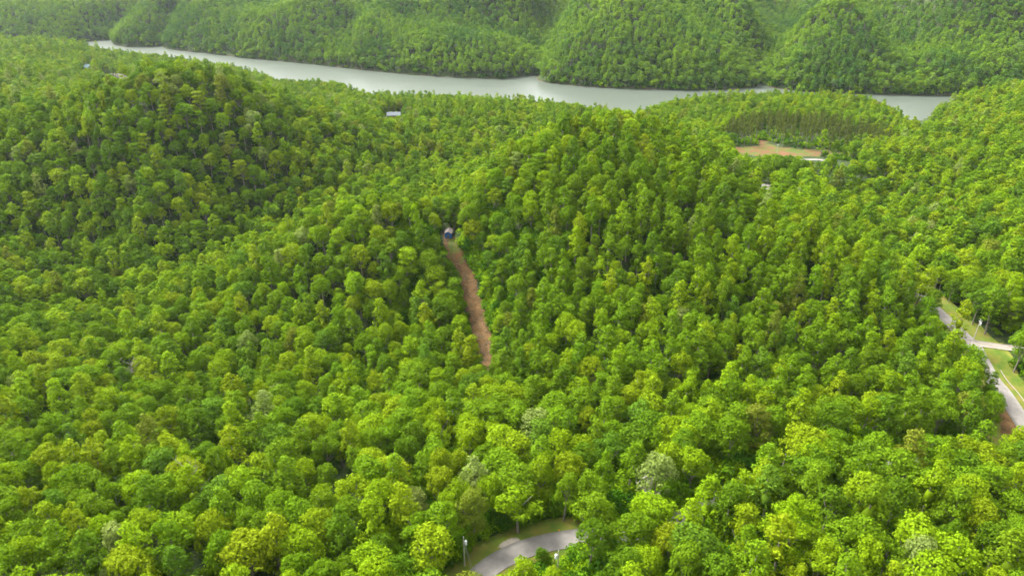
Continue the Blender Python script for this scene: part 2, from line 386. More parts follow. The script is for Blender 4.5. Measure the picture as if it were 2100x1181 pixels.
# ------------------------------------------------------------------ ground sheet and lake
ny, nx = GX.shape
idx = np.arange(nx * ny).reshape(ny, nx)
T1 = np.stack([idx[:-1, :-1], idx[:-1, 1:], idx[1:, :-1]], -1).reshape(-1, 3)
T2 = np.stack([idx[:-1, 1:], idx[1:, 1:], idx[1:, :-1]], -1).reshape(-1, 3)
GZm = GZ.copy()
Vg = np.stack([GX, GY, GZm], -1).reshape(-1, 3)
link("terrain", mesh_np("terrain", Vg, np.vstack([T1, T2]), [M_ground], smooth=True), kind="structure", label="wooded hills and valley ground under the trees")
lk = MB(); lk.add([(-1690, 560, 0), (1690, 560, 0), (1690, 1600, 0), (-1690, 1600, 0)], [(0, 1, 2, 3)])
link("lake", lk.mesh("lake", M_water), kind="structure", label="calm grey lake winding between wooded shores")

# ------------------------------------------------------------------ strips and patches laid on the ground
def ribbon(name, Q, half, off, m, n=6, jag=0., **props):
    d = np.gradient(Q[:, :2], axis=0); d /= np.linalg.norm(d, axis=1)[:, None] + 1e-9
    nrm = np.stack([-d[:, 1], d[:, 0]], -1)
    s = np.linspace(-1, 1, n + 1)
    hw = half * (1 + (jag * fbm(np.arange(len(Q)) * 2.0, np.zeros(len(Q)), 9, 5) if jag else 0)) * np.ones(len(Q))
    X = Q[:, 0, None] + nrm[:, 0, None] * s * hw[:, None]; Y = Q[:, 1, None] + nrm[:, 1, None] * s * hw[:, None]
    Z = H(X, Y) + off
    k = n + 1; N = len(Q)
    top = np.stack([X, Y, Z], -1).reshape(-1, 3)
    id2 = np.arange(N * k).reshape(N, k)
    Fq = np.stack([id2[:-1, :-1], id2[:-1, 1:], id2[1:, 1:], id2[1:, :-1]], -1).reshape(-1, 4)
    low = top - np.array([0, 0, .5])
    V = np.vstack([top, low]); o2 = N * k
    sd = []
    for cidx, fl in ((0, False), (k - 1, True)):
        a = id2[:-1, cidx]; b = id2[1:, cidx]
        q = np.stack([a, b, b + o2, a + o2], -1); sd.append(q if fl else q[:, ::-1])
    return link(name, mesh_np(name, V, np.vstack([Fq] + sd), [m]), **props)
def patch(name, poly, off, m, cell=2.0, jag=1.5, **props):
    x0, y0 = poly.min(0) - 3; x1, y1 = poly.max(0) + 3
    xs = np.arange(x0, x1, cell); ys = np.arange(y0, y1, cell)
    X, Y = np.meshgrid(xs, ys)
    xc = X[:-1, :-1] + cell / 2; yc = Y[:-1, :-1] + cell / 2
    d = seg_dist(xc, yc, poly); sgn = np.where(inside(xc, yc, poly), d, -d) + jag * fbm(xc, yc, 7, 9)
    k = sgn > 0
    idp = np.arange(X.size).reshape(X.shape)
    Fq = np.stack([idp[:-1, :-1], idp[:-1, 1:], idp[1:, 1:], idp[1:, :-1]], -1)[k]
    Z = H(X, Y) + off
    us, inv = np.unique(Fq, return_inverse=True)
    V = np.stack([X, Y, Z], -1).reshape(-1, 3)[us]
    return link(name, mesh_np(name, V, inv.reshape(-1, 4), [m]), **props)
ribbon("grass_verge", SF[:80], 8.5, .10, M_grass, 12, .15, kind="structure", label="yellowish mown verge beside the curved road")
ribbon("grass_verge", SR[:int(len(SR) * .62)], 11, .10, M_grass, 12, .15, kind="structure", label="dry grassy verge beside the straight road at right")
patch("grass", GRASSR, .16, M_grass, kind="structure", label="open dry grass by the road junction")
ribbon("road", SF, 2.95, .24, M_road, 4, kind="structure", label="worn pale asphalt road curving out of the trees")
k1 = int(np.argmin(np.hypot(SR[:, 0] - W(1625, 371.5, 37)[0], SR[:, 1] - W(1625, 371.5, 37)[1]))); k2 = int(np.argmin(np.hypot(SR[:, 0] - W(1696, 330, 30)[0], SR[:, 1] - W(1696, 330, 30)[1])))
ribbon("road", SR[:k1], 3.0, .27, M_road, 4, kind="structure", label="pale road running up the right side")
ribbon("road", SR[k2:], 2.2, .27, M_road, 4, kind="structure", label="short pale road piece below the bare soil")
ribbon("driveway", SD, 2.3, .30, M_concrete, 4, kind="structure", label="short pale driveway joining the right road")
dit = SR[6:int(len(SR) * .2)].copy()
dd = np.gradient(dit[:, :2], axis=0); dd /= np.linalg.norm(dd, axis=1)[:, None]
dit[:, 0] += dd[:, 1] * 5.2; dit[:, 1] -= dd[:, 0] * 5.2
ribbon("gravel_strip", dit, .3, .20, M_concrete, 2, .5, kind="structure", label="pale gravel line along the road edge")
patch("cleared_strip", CL, .12, M_dirt, .6, 1.6, kind="structure", label="brown cleared strip cut up the slope to the shed")
TOPC = polyh([(918, 490), (932, 488), (945, 515), (950, 540), (930, 535), (922, 515)])
patch("weedy_ground", TOPC, .22, M_dgrass, .7, 1.6, kind="structure", label="yellowish weeds on the upper cleared strip")
M_dgrass.node_tree.nodes["Noise Texture"].inputs["Scale"].default_value = .09
patch("bare_soil", DIRT, .15, M_dgrass, 1.5, 5, kind="structure", label="reddish cleared soil below the pine stand")
patch("gravel_drive", LDRV, .2, M_concrete, 3, 2, kind="structure", label="pale gravel drive beside the far white house")
patch("bare_soil", HYARD, .2, M_dgrass, 2, 2, kind="structure", label="bare yard round the metal roofed house")
patch("bare_soil", SLOPE, .2, M_dirt, 1.5, 1, kind="structure", label="small red soil bank above the upper road")
patch("gravel_shoulder", PARK, .20, M_dirt, .6, 2, kind="structure", label="reddish gravel shoulder beside the right road")
SANDP = [(1040, 1103, 42), (1066, 1096, 42), (1082, 1093, 42)]
SAND = polyw([(1020, 1112, 42), (1030, 1102, 42), (1048, 1094, 42), (1062, 1095, 42), (1064, 1101, 42), (1045, 1108, 42), (1028, 1114, 42)], 42)
patch("bare_soil", SAND, .16, M_concrete, .35, 1.2, kind="structure", label="sandy bare patch on the verge of the curved road")
# shoreline soil
shp = smooth_path(np.array([(*p, 0) for p in far_w[1:-1]]), 5)
jj = seg_dist
sv = shp.copy(); dd = np.gradient(sv[:, :2], axis=0); dd /= np.linalg.norm(dd, axis=1)[:, None] + 1e-9
def shore_rib():
    nr = np.stack([-dd[:, 1], dd[:, 0]], -1)
    a = sv[:, :2] - nr * 1; b = sv[:, :2] + nr * (.8 + 2.2 * fbm(sv[:, 0], sv[:, 1], 30, 4)[:, None])
    V = np.vstack([np.c_[a, np.full(len(a), -.3)], np.c_[b, np.maximum(H(b[:, 0], b[:, 1]), 0) + .3]])
    n = len(a); Fq = np.array([(i, i + 1, n + i + 1, n + i) for i in range(n - 1)])
    link("shore_bank", mesh_np("shore_bank", V, Fq, [M_shore]), kind="structure", label="thin bare bank along the far shore")
shore_rib()

# ------------------------------------------------------------------ trees: prototypes
def ico():
    t = (1 + 5 ** .5) / 2
    v = np.array([(-1, t, 0), (1, t, 0), (-1, -t, 0), (1, -t, 0), (0, -1, t), (0, 1, t), (0, -1, -t), (0, 1, -t), (t, 0, -1), (t, 0, 1), (-t, 0, -1), (-t, 0, 1)], float)
    v /= np.linalg.norm(v[0])
    f = [(0, 11, 5), (0, 5, 1), (0, 1, 7), (0, 7, 10), (0, 10, 11), (1, 5, 9), (5, 11, 4), (11, 10, 2), (10, 7, 6), (7, 1, 8), (3, 9, 4), (3, 4, 2), (3, 2, 6), (3, 6, 8), (3, 8, 9), (4, 9, 5), (2, 4, 11), (6, 2, 10), (8, 6, 7), (9, 8, 1)]
    return v, np.array(f)
ICV, ICF = ico()
def lobes_for(kind, r):
    L = []
    def add(x, y, z, q, fl=.8): L.append((x, y, z, q, fl))
    if kind == 'broad':      # wide domed crown
        Rr = 5.2; z0, z1 = 6.5, 15.5
        for k in range(50):
            t = r.uniform(0, 1) ** .8; a = r.uniform(0, 2 * np.pi)
            rad = Rr * math.sqrt(max(0, 1 - (t * .98) ** 2.2)) * r.uniform(.55, 1.0)
            add(rad * math.cos(a), rad * math.sin(a), z0 + 1.2 + (z1 - z0) * t * .82, r.uniform(.7, 1.6))
        add(0, 0, 11.2, 3.6, .9)
    elif kind == 'round':
        Rr = 4.0; z0, z1 = 5.5, 16
        for k in range(42):
            t = r.uniform(-.75, 1); a = r.uniform(0, 2 * np.pi)
            rad = Rr * math.sqrt(max(0, 1 - t * t)) * r.uniform(.6, .95)
            add(rad * math.cos(a), rad * math.sin(a), 11 + 4.6 * t * .9, r.uniform(.6, 1.35))
        add(0, 0, 11, 3.2, 1.2)
    elif kind == 'poplar':   # tall, pointed
        for k in range(40):
            t = r.uniform(0, 1); a = r.uniform(0, 2 * np.pi)
            rad = 3.3 * (math.sin(math.pi * min(1, .18 + .82 * t) * .92) ** .8) * r.uniform(.45, .95) * (1.15 - .45 * t)
            add(rad * math.cos(a), rad * math.sin(a), 5 + 14 * t, r.uniform(.55, 1.2) * (1.1 - .3 * t), 1.0)
        add(0, 0, 9.5, 2.3, 1.8); add(0, 0, 14, 1.7, 1.8); add(0, 0, 19.0, .8, 1.1)
    elif kind == 'tiered':   # flat sprays of foliage in layers
        for ti in range(6):
            z = 6 + ti * 1.9; rr = (4.4, 4.8, 4.4, 3.6, 2.7, 1.5)[ti]
            for k in range(6):
                a = r.uniform(0, 2 * np.pi); q = r.uniform(.3, .9) * rr
                add(q * math.cos(a), q * math.sin(a), z + r.uniform(-.4, .4), r.uniform(1.1, 1.8), .42)
        add(0, 0, 10, 1.9, 1.6)
    elif kind == 'open':     # big irregular crown of separate heads
        for k in range(9):
            a = k * 2.4 + r.uniform(-.4, .4); q = r.uniform(1.5, 4.6); z = 9 + r.uniform(0, 6.5) * (1.1 - q / 7)
            cx, cy = q * math.cos(a), q * math.sin(a)
            for j in range(6):
                add(cx + r.uniform(-1.3, 1.3), cy + r.uniform(-1.3, 1.3), z + r.uniform(-.8, 1.0), r.uniform(.6, 1.25), .75)
        for j in range(5): add(r.uniform(-1, 1), r.uniform(-1, 1), 12.5 + r.uniform(-2, 4), r.uniform(1.2, 1.8), .8)
    elif kind == 'pine':
        for k in range(26):
            t = r.uniform(0, 1); a = r.uniform(0, 2 * np.pi)
            rad = 2.3 * (1 - t * .85) * r.uniform(.4, 1)
            add(rad * math.cos(a), rad * math.sin(a), 9 + 9 * t, r.uniform(.5, .95), .5)
        add(0, 0, 12, .9, 3)
    elif kind == 'bush':
        for k in range(11):
            a = r.uniform(0, 2 * np.pi); q = r.uniform(0, 1.9)
            add(q * math.cos(a), q * math.sin(a), .9 + r.uniform(0, 1.7) * (1 - q / 3), r.uniform(.7, 1.25), .85)
    return np.array(L)
def crown_np(kind, seed, leaf, dens):
    r = np.random.default_rng(seed)
    L = lobes_for(kind, r)
    P, N, S = [], [], []
    Cc = L[:, :3]; ctr = Cc.mean(0); ctr[2] -= 1.5
    for i, (x, y, z, q, fl) in enumerate(L):
        n = int(dens * 4 * math.pi * q * q * .8 / (leaf * leaf))
        d = r.normal(size=(n, 3)); d /= np.linalg.norm(d, axis=1)[:, None]
        out = np.array([x, y, z]) - ctr; out /= np.linalg.norm(out) + 1e-6
        keep = (d @ out > -.35) & (d[:, 2] > -.55)
        d = d[keep]
        p = np.array([x, y, z]) + d * np.array([1, 1, fl]) * q * r.uniform(.80, 1.24, (len(d), 1))
        rel = (p[:, None] - L[None, :, :3]) / np.stack([L[:, 3], L[:, 3], L[:, 3] * L[:, 4]], -1)
        dd = np.sqrt((rel ** 2).sum(-1)); dd[:, i] = 9
        ok = dd.min(1) > .88
        p = p[ok]; d = d[ok]
        nn = d * .75 + r.normal(size=d.shape) * .38 + np.array([0, 0, .22])
        P.append(p); N.append(nn / np.linalg.norm(nn, axis=1)[:, None]); S.append(leaf * r.uniform(.65, 1.3, len(p)))
    P = np.vstack(P); N = np.vstack(N); S = np.concatenate(S)
    a = np.cross(N, r.normal(size=N.shape)); a /= np.linalg.norm(a, axis=1)[:, None]; b = np.cross(N, a)
    w = r.uniform(.4, .6, len(P))[:, None] * S[:, None]; hh = r.uniform(.45, .7, len(P))[:, None] * S[:, None]
    cup = N * S[:, None] * r.uniform(-.18, .05, (len(P), 1))
    V = np.stack([P - a * w + cup, P - b * hh, P + a * w + cup, P + b * hh * r.uniform(.7, 1.2, (len(P), 1))], 1).reshape(-1, 3)
    Fq = np.arange(len(V)).reshape(-1, 4)
    var = np.clip(r.normal(.5, .2, len(P)), 0, 1)
    # inner woody-leafy mass of each clump
    cv, cf = [], []; o = len(V)
    for (x, y, z, q, fl) in L:
        vv = ICV * r.uniform(.40, .58, (12, 1)) * q * np.array([1, 1, fl]) + (x, y, z)
        cv.append(vv); cf.append(ICF + o); o += 12
    V = np.vstack([V] + cv)
    cf = np.vstack(cf); cf4 = np.c_[cf, cf[:, 2]]
    return V, Fq, cf, var
def trunk_mb(kind, seed, n=6):
    r = np.random.default_rng(seed + 900); mb = MB()
    top = {'broad': 12, 'round': 13, 'poplar': 17, 'tiered': 15, 'open': 14, 'pine': 17.5}[kind]
    bend = r.uniform(-.5, .5, 2)
    r0 = {'pine': .2, 'poplar': .26}.get(kind, .32)
    P = [(bend[0] * (t ** 1.5), bend[1] * (t ** 1.5), -1 + (top + 1) * t) for t in (0, .06, .3, .6, 1)]
    mb.tube(P, [r0 * 1.5, r0 * 1.1, r0 * .85, r0 * .6, r0 * .15], n)
    if kind in ('broad', 'open', 'round', 'tiered'):
        for k in range(6):
            a = k * 1.05 + r.uniform(-.3, .3); zz = r.uniform(4.5, 8.5); q = r.uniform(2.2, 3.6)
            mb.tube([(0, 0, zz), (q * .5 * math.cos(a), q * .5 * math.sin(a), zz + 1.8), (q * math.cos(a), q * math.sin(a), zz + 4.5)], [.14, .1, .04], 4)
    return mb
def tri_mesh(V, Fq, cf, var, name, m, extra=None, mat2=None):
    # quads (leaves) + triangles (cores) (+ trunk faces)
    nq, nt = len(Fq), len(cf)
    me = bpy.data.meshes.new(name)
    loops = np.concatenate([Fq.ravel(), cf.ravel()]); starts = np.concatenate([np.arange(nq) * 4, nq * 4 + np.arange(nt) * 3])
    mi = np.zeros(nq + nt, np.int32); vr = np.concatenate([var, np.full(nt, .3)])
    if extra:
        o = len(V); V = np.vstack([V, np.array(extra.v)])
        ls = [i + o for f in extra.f for i in f]; st = np.cumsum([0] + [len(f) for f in extra.f[:-1]]) + len(loops)
        loops = np.concatenate([loops, ls]); starts = np.concatenate([starts, st]); mi = np.concatenate([mi, np.ones(len(extra.f), np.int32)]); vr = np.concatenate([vr, np.full(len(extra.f), .5)])
    me.vertices.add(len(V)); me.vertices.foreach_set("co", V.astype(np.float32).ravel())
    me.loops.add(len(loops)); me.loops.foreach_set("vertex_index", loops.astype(np.int32))
    me.polygons.add(len(starts)); me.polygons.foreach_set("loop_start", starts.astype(np.int32))
    me.materials.append(m)
    if extra: me.materials.append(mat2)
    me.polygons.foreach_set("material_index", mi)
    a = me.attributes.new("leafvar", 'FLOAT', 'FACE'); a.data.foreach_set("value", vr.astype(np.float32))
    me.update(calc_edges=True); me.validate()
    return me
KINDS_ = ['broad', 'round', 'poplar', 'tiered', 'open']
NV = 6
near_crown, near_trunk = {}, {}
protos = bpy.data.collections.new("tree_prototypes")      # never linked to the scene: only the source of the forest's instances
order = []
def add_proto(me):
    nm = "tree_form_%03d" % len(order); o = bpy.data.objects.new(nm, me); protos.objects.link(o); order.append(nm); return len(order) - 1
PID = {}
LEAF_N, LEAF_M, LEAF_F = .40, .65, 1.1
for kd in KINDS_ + ['pine']:
    m = M_needle if kd == 'pine' else M_leaf
    for v in range(NV):
        sd = 100 * v + len(kd) * 7 + ord(kd[0])
        A = crown_np(kd, sd, LEAF_N, 1.25); tb = trunk_mb(kd, sd)
        near_crown[kd, v] = tri_mesh(*A, "crown", m); near_trunk[kd, v] = tb.mesh("trunk", M_bark, True)
        PID['n', kd, v] = add_proto(tri_mesh(*A, "tree_near", m, tb, M_bark))
    for v in range(NV):
        sd = 100 * v + len(kd) * 7 + ord(kd[0])
        PID['m', kd, v] = add_proto(tri_mesh(*crown_np(kd, sd, LEAF_M, 1.25), "tree_mid", m, trunk_mb(kd, sd, 5), M_bark))
    for v in range(NV):
        sd = 100 * v + len(kd) * 7 + ord(kd[0])
        PID['f', kd, v] = add_proto(tri_mesh(*crown_np(kd, sd, LEAF_F, 1.3), "tree_far", m, trunk_mb(kd, sd, 4), M_bark))
for v in range(3): PID['n', 'bush', v] = add_proto(tri_mesh(*crown_np('bush', 60 + v, .4, 1.2), "bush", M_leaf))
for v in range(3): PID['f', 'bush', v] = add_proto(tri_mesh(*crown_np('bush', 60 + v, 1.0, 1.2), "bush_far", M_leaf))
RAD = {'broad': 5.6, 'round': 4.4, 'poplar': 3.3, 'tiered': 4.8, 'open': 5.2, 'pine': 2.3, 'bush': 2.4}
TOP = {'broad': 16.2, 'round': 16.4, 'poplar': 20, 'tiered': 16.5, 'open': 17.5, 'pine': 18.5, 'bush': 3.4}
BOT = {'broad': 6.5, 'round': 6.0, 'poplar': 4.5, 'tiered': 5, 'open': 7.5, 'pine': 8.5, 'bush': 0.2}

# ------------------------------------------------------------------ where trees stand
def pathd(x, y, Q): 
    return seg_dist(x, y, Q[::3, :2], False)
def frame_ok(x, y, z, mx=480, top=-70):
    px, py, dep = project(x, y, z + 10)
    return (px > -mx) & (px < PW + mx) & (py > top) & (py < PH + 260) & (y > 20)
def dart(n, x0, x1, y0, y1, rfun, cell=4.0, seed=1):
    r = np.random.default_rng(seed)
    X = r.uniform(x0, x1, n); Y = r.uniform(y0, y1, n)
    Z = H(X, Y)
    ok = (Z > .5) & frame_ok(X, Y, Z)
    X, Y, Z = X[ok], Y[ok], Z[ok]
    Rr = rfun(X, Y, Z)
    grid = {}; keep = []
    for i in range(len(X)):
        a, b = int(X[i] // cell), int(Y[i] // cell); q = Rr[i]; m = int(q // cell) + 1; bad = False
        for u in range(a - m, a + m + 1):
            for v in range(b - m, b + m + 1):
                for j in grid.get((u, v), ()):
                    if (X[i] - X[j]) ** 2 + (Y[i] - Y[j]) ** 2 < (q * .5 + Rr[j] * .5) ** 2: bad = True; break
                if bad: break
            if bad: break
        if not bad: grid.setdefault((a, b), []).append(i); keep.append(i)
    return X[keep], Y[keep], Z[keep], Rr[keep]
PINE = polyw([(1478, 300), (1490, 260), (1560, 240), (1700, 242), (1800, 262), (1850, 290), (1760, 310), (1640, 302), (1580, 296), (1540, 298)], 32)
POPR = polyw([(1000, 740), (1040, 560), (1200, 470), (1450, 400), (1650, 440), (1850, 600), (1950, 760), (1900, 900), (1500, 830), (1200, 780)], 50)
def spacing(x, y, z):
    s = (5.0 + np.clip((260 - np.hypot(x, y)) / 90, 0, 1) * .8) + 1.25 * fbm(x, y, 45, 31)
    pop = inside(x, y, POPR); s = np.where(pop, 4.25 + .7 * fbm(x, y, 30, 33), s)
    s = np.where(inside(x, y, PINE), 5.6, s)
    s = np.where((pathd(x, y, SF) < 13) & (project(x, y, 0 * x + 42)[0] > 1180), 5.3, s)
    s = np.where(is_far(x, y), 5.9 + 1.3 * fbm(x, y, 60, 35), s)
    return s
TX, TY, TZ, TR = [], [], [], []
a = dart(420000, -900, 900, 20, 1000, spacing, seed=5); b = dart(240000, -1500, 1300, 900, 1900, spacing, seed=6)
m1 = ~is_far(a[0], a[1]) & (a[1] < 990); m2 = is_far(b[0], b[1]) | (b[1] >= 990)
X = np.concatenate([a[0][m1], b[0][m2]]); Y = np.concatenate([a[1][m1], b[1][m2]]); Z = np.concatenate([a[2][m1], b[2][m2]]); SPC = np.concatenate([a[3][m1], b[3][m2]])
def clearance(x, y):
    d = np.minimum(np.where(project(x, y, 0 * x + 42)[0] > 1185, pathd(x, y, SF) - 5.0, pathd(x, y, SF) - 6.6), pathd(x, y, SR) - 7.2); d = np.minimum(d, pathd(x, y, SD) - 4)
    for P in (CL, DIRT, LDRV, HYARD, PARK, GRASSR):
        q = seg_dist(x, y, P); q = np.where(inside(x, y, P), -q, q) - 1.5
        d = np.minimum(d, q)
    return d
HOUSES = {'shed': hit(921, 484), 'house': hit(809, 241), 'white': hit(184, 146), 'cot1': W(933, 212, 8), 'cot2': W(1100, 221, 9)}
print('HOUSES', HOUSES)
cl = clearance(X, Y)
for k, p in HOUSES.items():
    rr = {'shed': 4.5, 'house': 11, 'white': 12, 'cot1': 8, 'cot2': 8}[k]
    cl = np.minimum(cl, np.hypot(X - p[0], Y - p[1]) - rr)
ok = cl > 0
X, Y, Z, SPC, cl = X[ok], Y[ok], Z[ok], SPC[ok], cl[ok]
n = len(X); r = np.random.default_rng(77)
HERO = [(1214, 1134, 4, 1.12, 1.28, 1), (1062, 1092, 4, 1.22, 1.02, 2), (1640, 985, 0, 1.35, 1.15, 3), (1330, 1120, 0, 1.25, 1.1, 2), (700, 900, 1, 1.35, 1.15, 2), (905, 830, 1, .95, 1.0, 2), (1330, 905, 1, 1.3, 1.1, 2)]
hx = np.array([hit(q[0], q[1])[0] for q in HERO]); hy = np.array([hit(q[0], q[1])[1] for q in HERO])
kk_ = np.ones(n, bool)
for q in range(len(HERO)): kk_ &= np.hypot(X - hx[q], Y - hy[q]) > 4.0 * HERO[q][3]
X = np.r_[X[kk_], hx]; Y = np.r_[Y[kk_], hy]; Z = H(X, Y); SPC = np.r_[SPC[kk_], np.full(len(hx), 8.)]; cl = np.r_[cl[kk_], np.ones(len(hx))]; n = len(X)
far_m = is_far(X, Y); pine_m = inside(X, Y, PINE); pop_m = inside(X, Y, POPR)
u = np.clip(r.uniform(0, 1, n) + .45 * fbm(X, Y, 60, 43), 0, .999); nz = fbm(X, Y, 80, 41)
kind = np.where(u < .30 + .2 * nz, 0, np.where(u < .55, 1, np.where(u < .74, 2, np.where(u < .88, 3, 4))))
kind = np.where(pop_m, np.where(u < .55, 2, np.where(u < .9, 1, 3)), kind)
kind = np.where(pine_m, 5, kind)
KN = KINDS_ + ['pine']
kind[-len(HERO):] = [q[2] for q in HERO]
rad = np.array([RAD[k] for k in KN])[kind]
SC = SPC / (1.24 * rad) * r.choice([.72, .95, 1.0, 1.05, 1.3], n) * r.uniform(.9, 1.1, n)
SC = np.clip(SC, .45, 1.3)
SC = np.where(kind == 5, r.uniform(.8, 1.1, n), SC)
hidn = (pathd(X, Y, SF) < 13) & (project(X, Y, 0 * X + 42)[0] > 1180)
SC = np.where(hidn, np.maximum(SC, 1.0), SC)
ZS = SC * r.uniform(.86, 1.15, n) * np.where((kind == 0) | (kind == 4), 1.16, 1.05)
ZS = np.clip(ZS * np.where(kind == 2, .93, 1.06), .58, 1.12)
SC[-len(HERO):] = [q[3] for q in HERO]; ZS[-len(HERO):] = [q[4] for q in HERO]
# keep open the sight of water, road, clearing and roofs where they lie open: trees in front stay young and low
mask = np.zeros((296, 525)); # protected distance, 4 px cells
gx, gy = np.meshgrid(np.arange(525) * 4 + 2., np.arange(296) * 4 + 2.)
strict = np.zeros((296, 525))
def protect(L, dist, tight=False): 
    mk = inside(gx, gy, np.array(L, float)); mask[mk] = np.maximum(mask[mk], dist)
    if tight: strict[mk] = np.maximum(strict[mk], dist)
protect([(150, 95), (232, 84), (345, 101), (620, 130), (1030, 162), (1106, 168), (1400, 186), (1420, 190), (1330, 216), (1305, 234), (1170, 215), (1080, 196), (950, 192), (850, 188), (780, 190), (755, 178), (715, 168), (600, 163), (575, 165), (540, 148), (470, 132), (300, 112)], 1400)
protect([(1750, 195), (1985, 197), (1925, 222), (1900, 250), (1887, 268), (1878, 248), (1850, 226), (1800, 208)], 1200)
protect([(1515, 182), (1560, 172), (1620, 186), (1610, 190), (1520, 190)], 1200)
protect([(q[0] + 0, q[1]) for q in clear_px], 360)
protect([(950, 1181), (975, 1150), (1010, 1120), (1060, 1098), (1150, 1088), (1152, 1112), (1100, 1128), (1060, 1150), (1040, 1181)], 150)
protect([(1040, 1095), (1150, 1080), (1150, 1092), (1060, 1104)], 150)
protect([(925, 1181), (955, 1150), (952, 1135), (975, 1125), (1030, 1098), (1060, 1090), (1030, 1110), (985, 1150), (960, 1181)], 160)
protect([(1230, 1082), (1270, 1078), (1265, 1090), (1235, 1092)], 155)
protect([(1932, 668), (1950, 668), (1990, 705), (2040, 708), (2040, 722), (2004, 722), (2050, 770), (2100, 830), (2100, 875), (2060, 870), (2036, 815), (2036, 800), (2010, 745), (1975, 700), (1938, 684)], 285)
protect([(1905, 622), (1925, 628), (1955, 655), (1940, 668), (1915, 648)], 330)
protect([(1945, 655), (1990, 690), (2030, 705), (1990, 712)], 290)
protect([(1990, 720), (2045, 740), (2100, 790), (2100, 830), (2040, 765)], 270)
protect([(2050, 870), (2100, 880), (2100, 930), (2055, 905)], 200)
protect([(1548, 374), (1592, 374), (1590, 391), (1552, 391)], 475)
protect([(1840, 585), (1856, 585), (1856, 594), (1840, 594)], 300)
protect([(1794, 552), (1802, 552), (1802, 566), (1794, 566)], 330)
protect([(1500, 296), (1545, 296), (1568, 288), (1590, 298), (1735, 308), (1735, 318), (1640, 322), (1560, 320), (1545, 328), (1500, 316)], 590)
protect([(1644, 324), (1694, 324), (1694, 331), (1644, 331)], 560)
protect([(794, 227), (824, 227), (824, 240), (794, 241)], 695, True)
protect([(780, 236), (794, 236), (794, 243), (780, 243)], 695)
protect([(904, 446), (930, 462), (930, 488), (906, 484)], 372)
protect([(170, 130), (192, 130), (192, 146), (170, 146)], 1110)
protect([(190, 138), (216, 143), (236, 152), (276, 156), (270, 163), (250, 166), (214, 149), (190, 142)], 1060)
protect([(926, 208), (938, 208), (938, 213), (926, 213)], 780)
protect([(1094, 217), (1106, 217), (1106, 222), (1094, 222)], 780)
protect([(1598, 934), (1612, 934), (1606, 955), (1598, 955)], 165, True)
protect([(1996, 658), (2010, 658), (2004, 700), (1992, 700)], 235, True)
protect([(1140, 1128), (1150, 1128), (1148, 1160), (1140, 1160)], 128, True)
protect([(1590, 298), (1596, 298), (1596, 318), (1590, 318)], 560, True)
def crown_hits(x, y, z, rd, bt, tp, hid):
    """share of a crown that would stand before a protected opening"""
    px, py0, dep = project(x, y, z + bt); _, py1, _ = project(x, y, z + tp)
    w = F * rd * .75 / dep
    if dep < 20: return 0
    c0, c1 = int((px - w * .8) // 4), int((px + w * .8) // 4); r0, r1 = int((py1 + 1) // 4), int(py0 // 4)
    if c1 < 0 or r1 < 0 or c0 > 524 or r0 > 295: return 0
    s = mask[max(r0, 0):r1 + 1, max(c0, 0):c1 + 1]
    if not s.size: return 0
    if (strict[max(r0, 0):r1 + 1, max(c0, 0):c1 + 1] > math.hypot(x, y) + 3).any(): return 1.
    h = s > math.hypot(x, y) + 3
    soft = h & (s > 1190)
    return max(float(h.mean()) * (1 if hid == 0 else hid), float((h & ~soft).mean()))
alive = np.ones(n, bool)
RADk = np.array([RAD[k] for k in KN]); TOPk = np.array([TOP[k] for k in KN]); BOTk = np.array([BOT[k] for k in KN])
lim = np.where(far_m, 9, 0.10)
for i in range(n):
    if far_m[i] or i >= n - len(HERO): continue
    k = kind[i]; soft_ = 1 if Y[i] < 600 else r.choice([1, 1, .6, .35])
    for it in range(8):
        if crown_hits(X[i], Y[i], Z[i], RADk[k] * SC[i], BOTk[k] * ZS[i], TOPk[k] * ZS[i], soft_) <= .17: break
        SC[i] *= .84; ZS[i] *= .84
    else: alive[i] = False
X, Y, Z, SC, ZS, kind, far_m, cl = [q[alive] for q in (X, Y, Z, SC, ZS, kind, far_m, cl)]
n = len(X)
# leaf colour by species and stand; far trees also carry painted haze blue
PAL = [('deep green', (.034, .098, .004)), ('mid green', (.078, .165, .004)), ('bright lime green', (.150, .255, .003)), ('yellow-green', (.170, .240, .004)),
       ('blue-green', (.045, .125, .012)), ('pale grey-green', (.180, .235, .080)), ('olive-brown', (.115, .125, .018))]
cn = fbm(X, Y, 120, 51); cn2 = fbm(X, Y, 35, 53)
u = r.uniform(0, 1, n) + .18 * cn + .10 * cn2
dist = np.hypot(X, Y)
cls = np.select([u < .16, u < .46, u < .72, u < .90], [0, 1, 2, 3], 1)
u2 = r.uniform(0, 1, n)
cls = np.where(u2 < .05, 4, cls); cls = np.where((u2 > .05) & (u2 < .066), 6, cls)
top_left = np.exp(-((X + 320) ** 2 + (Y - 640) ** 2) / 160. ** 2) + np.exp(-((X - 95) ** 2 + (Y - 380) ** 2) / 50. ** 2) * .8
cls = np.where(u2 > .990 - .30 * top_left, 5, cls)
cls = np.where(pop_m[alive] & (u2 > .3) & (u2 < .7), 1, cls)
cls = np.where(kind == 5, 0, cls); cls[-len(HERO):] = [q[5] for q in HERO]
tint = np.array([p[1] for p in PAL])[cls] * r.uniform(.88, 1.14, (n, 1)) * (1 + r.normal(0, .04, (n, 3)))
mean_t = np.array([.100, .165, .006]); tint = (tint * .56 + mean_t * .44) * np.array([1.10, 1.06, 1.0])
pf = np.clip(.5 + .9 * fbm(X, Y, 75, 61) + .5 * fbm(X, Y, 18, 63) + r.normal(0, .2, n), 0, 1)[:, None]
tint = np.where(far_m[:, None], (np.array([.036, .100, .010]) * (1 - pf) + np.array([.155, .240, .006]) * pf) * .7 + tint * .3, tint)
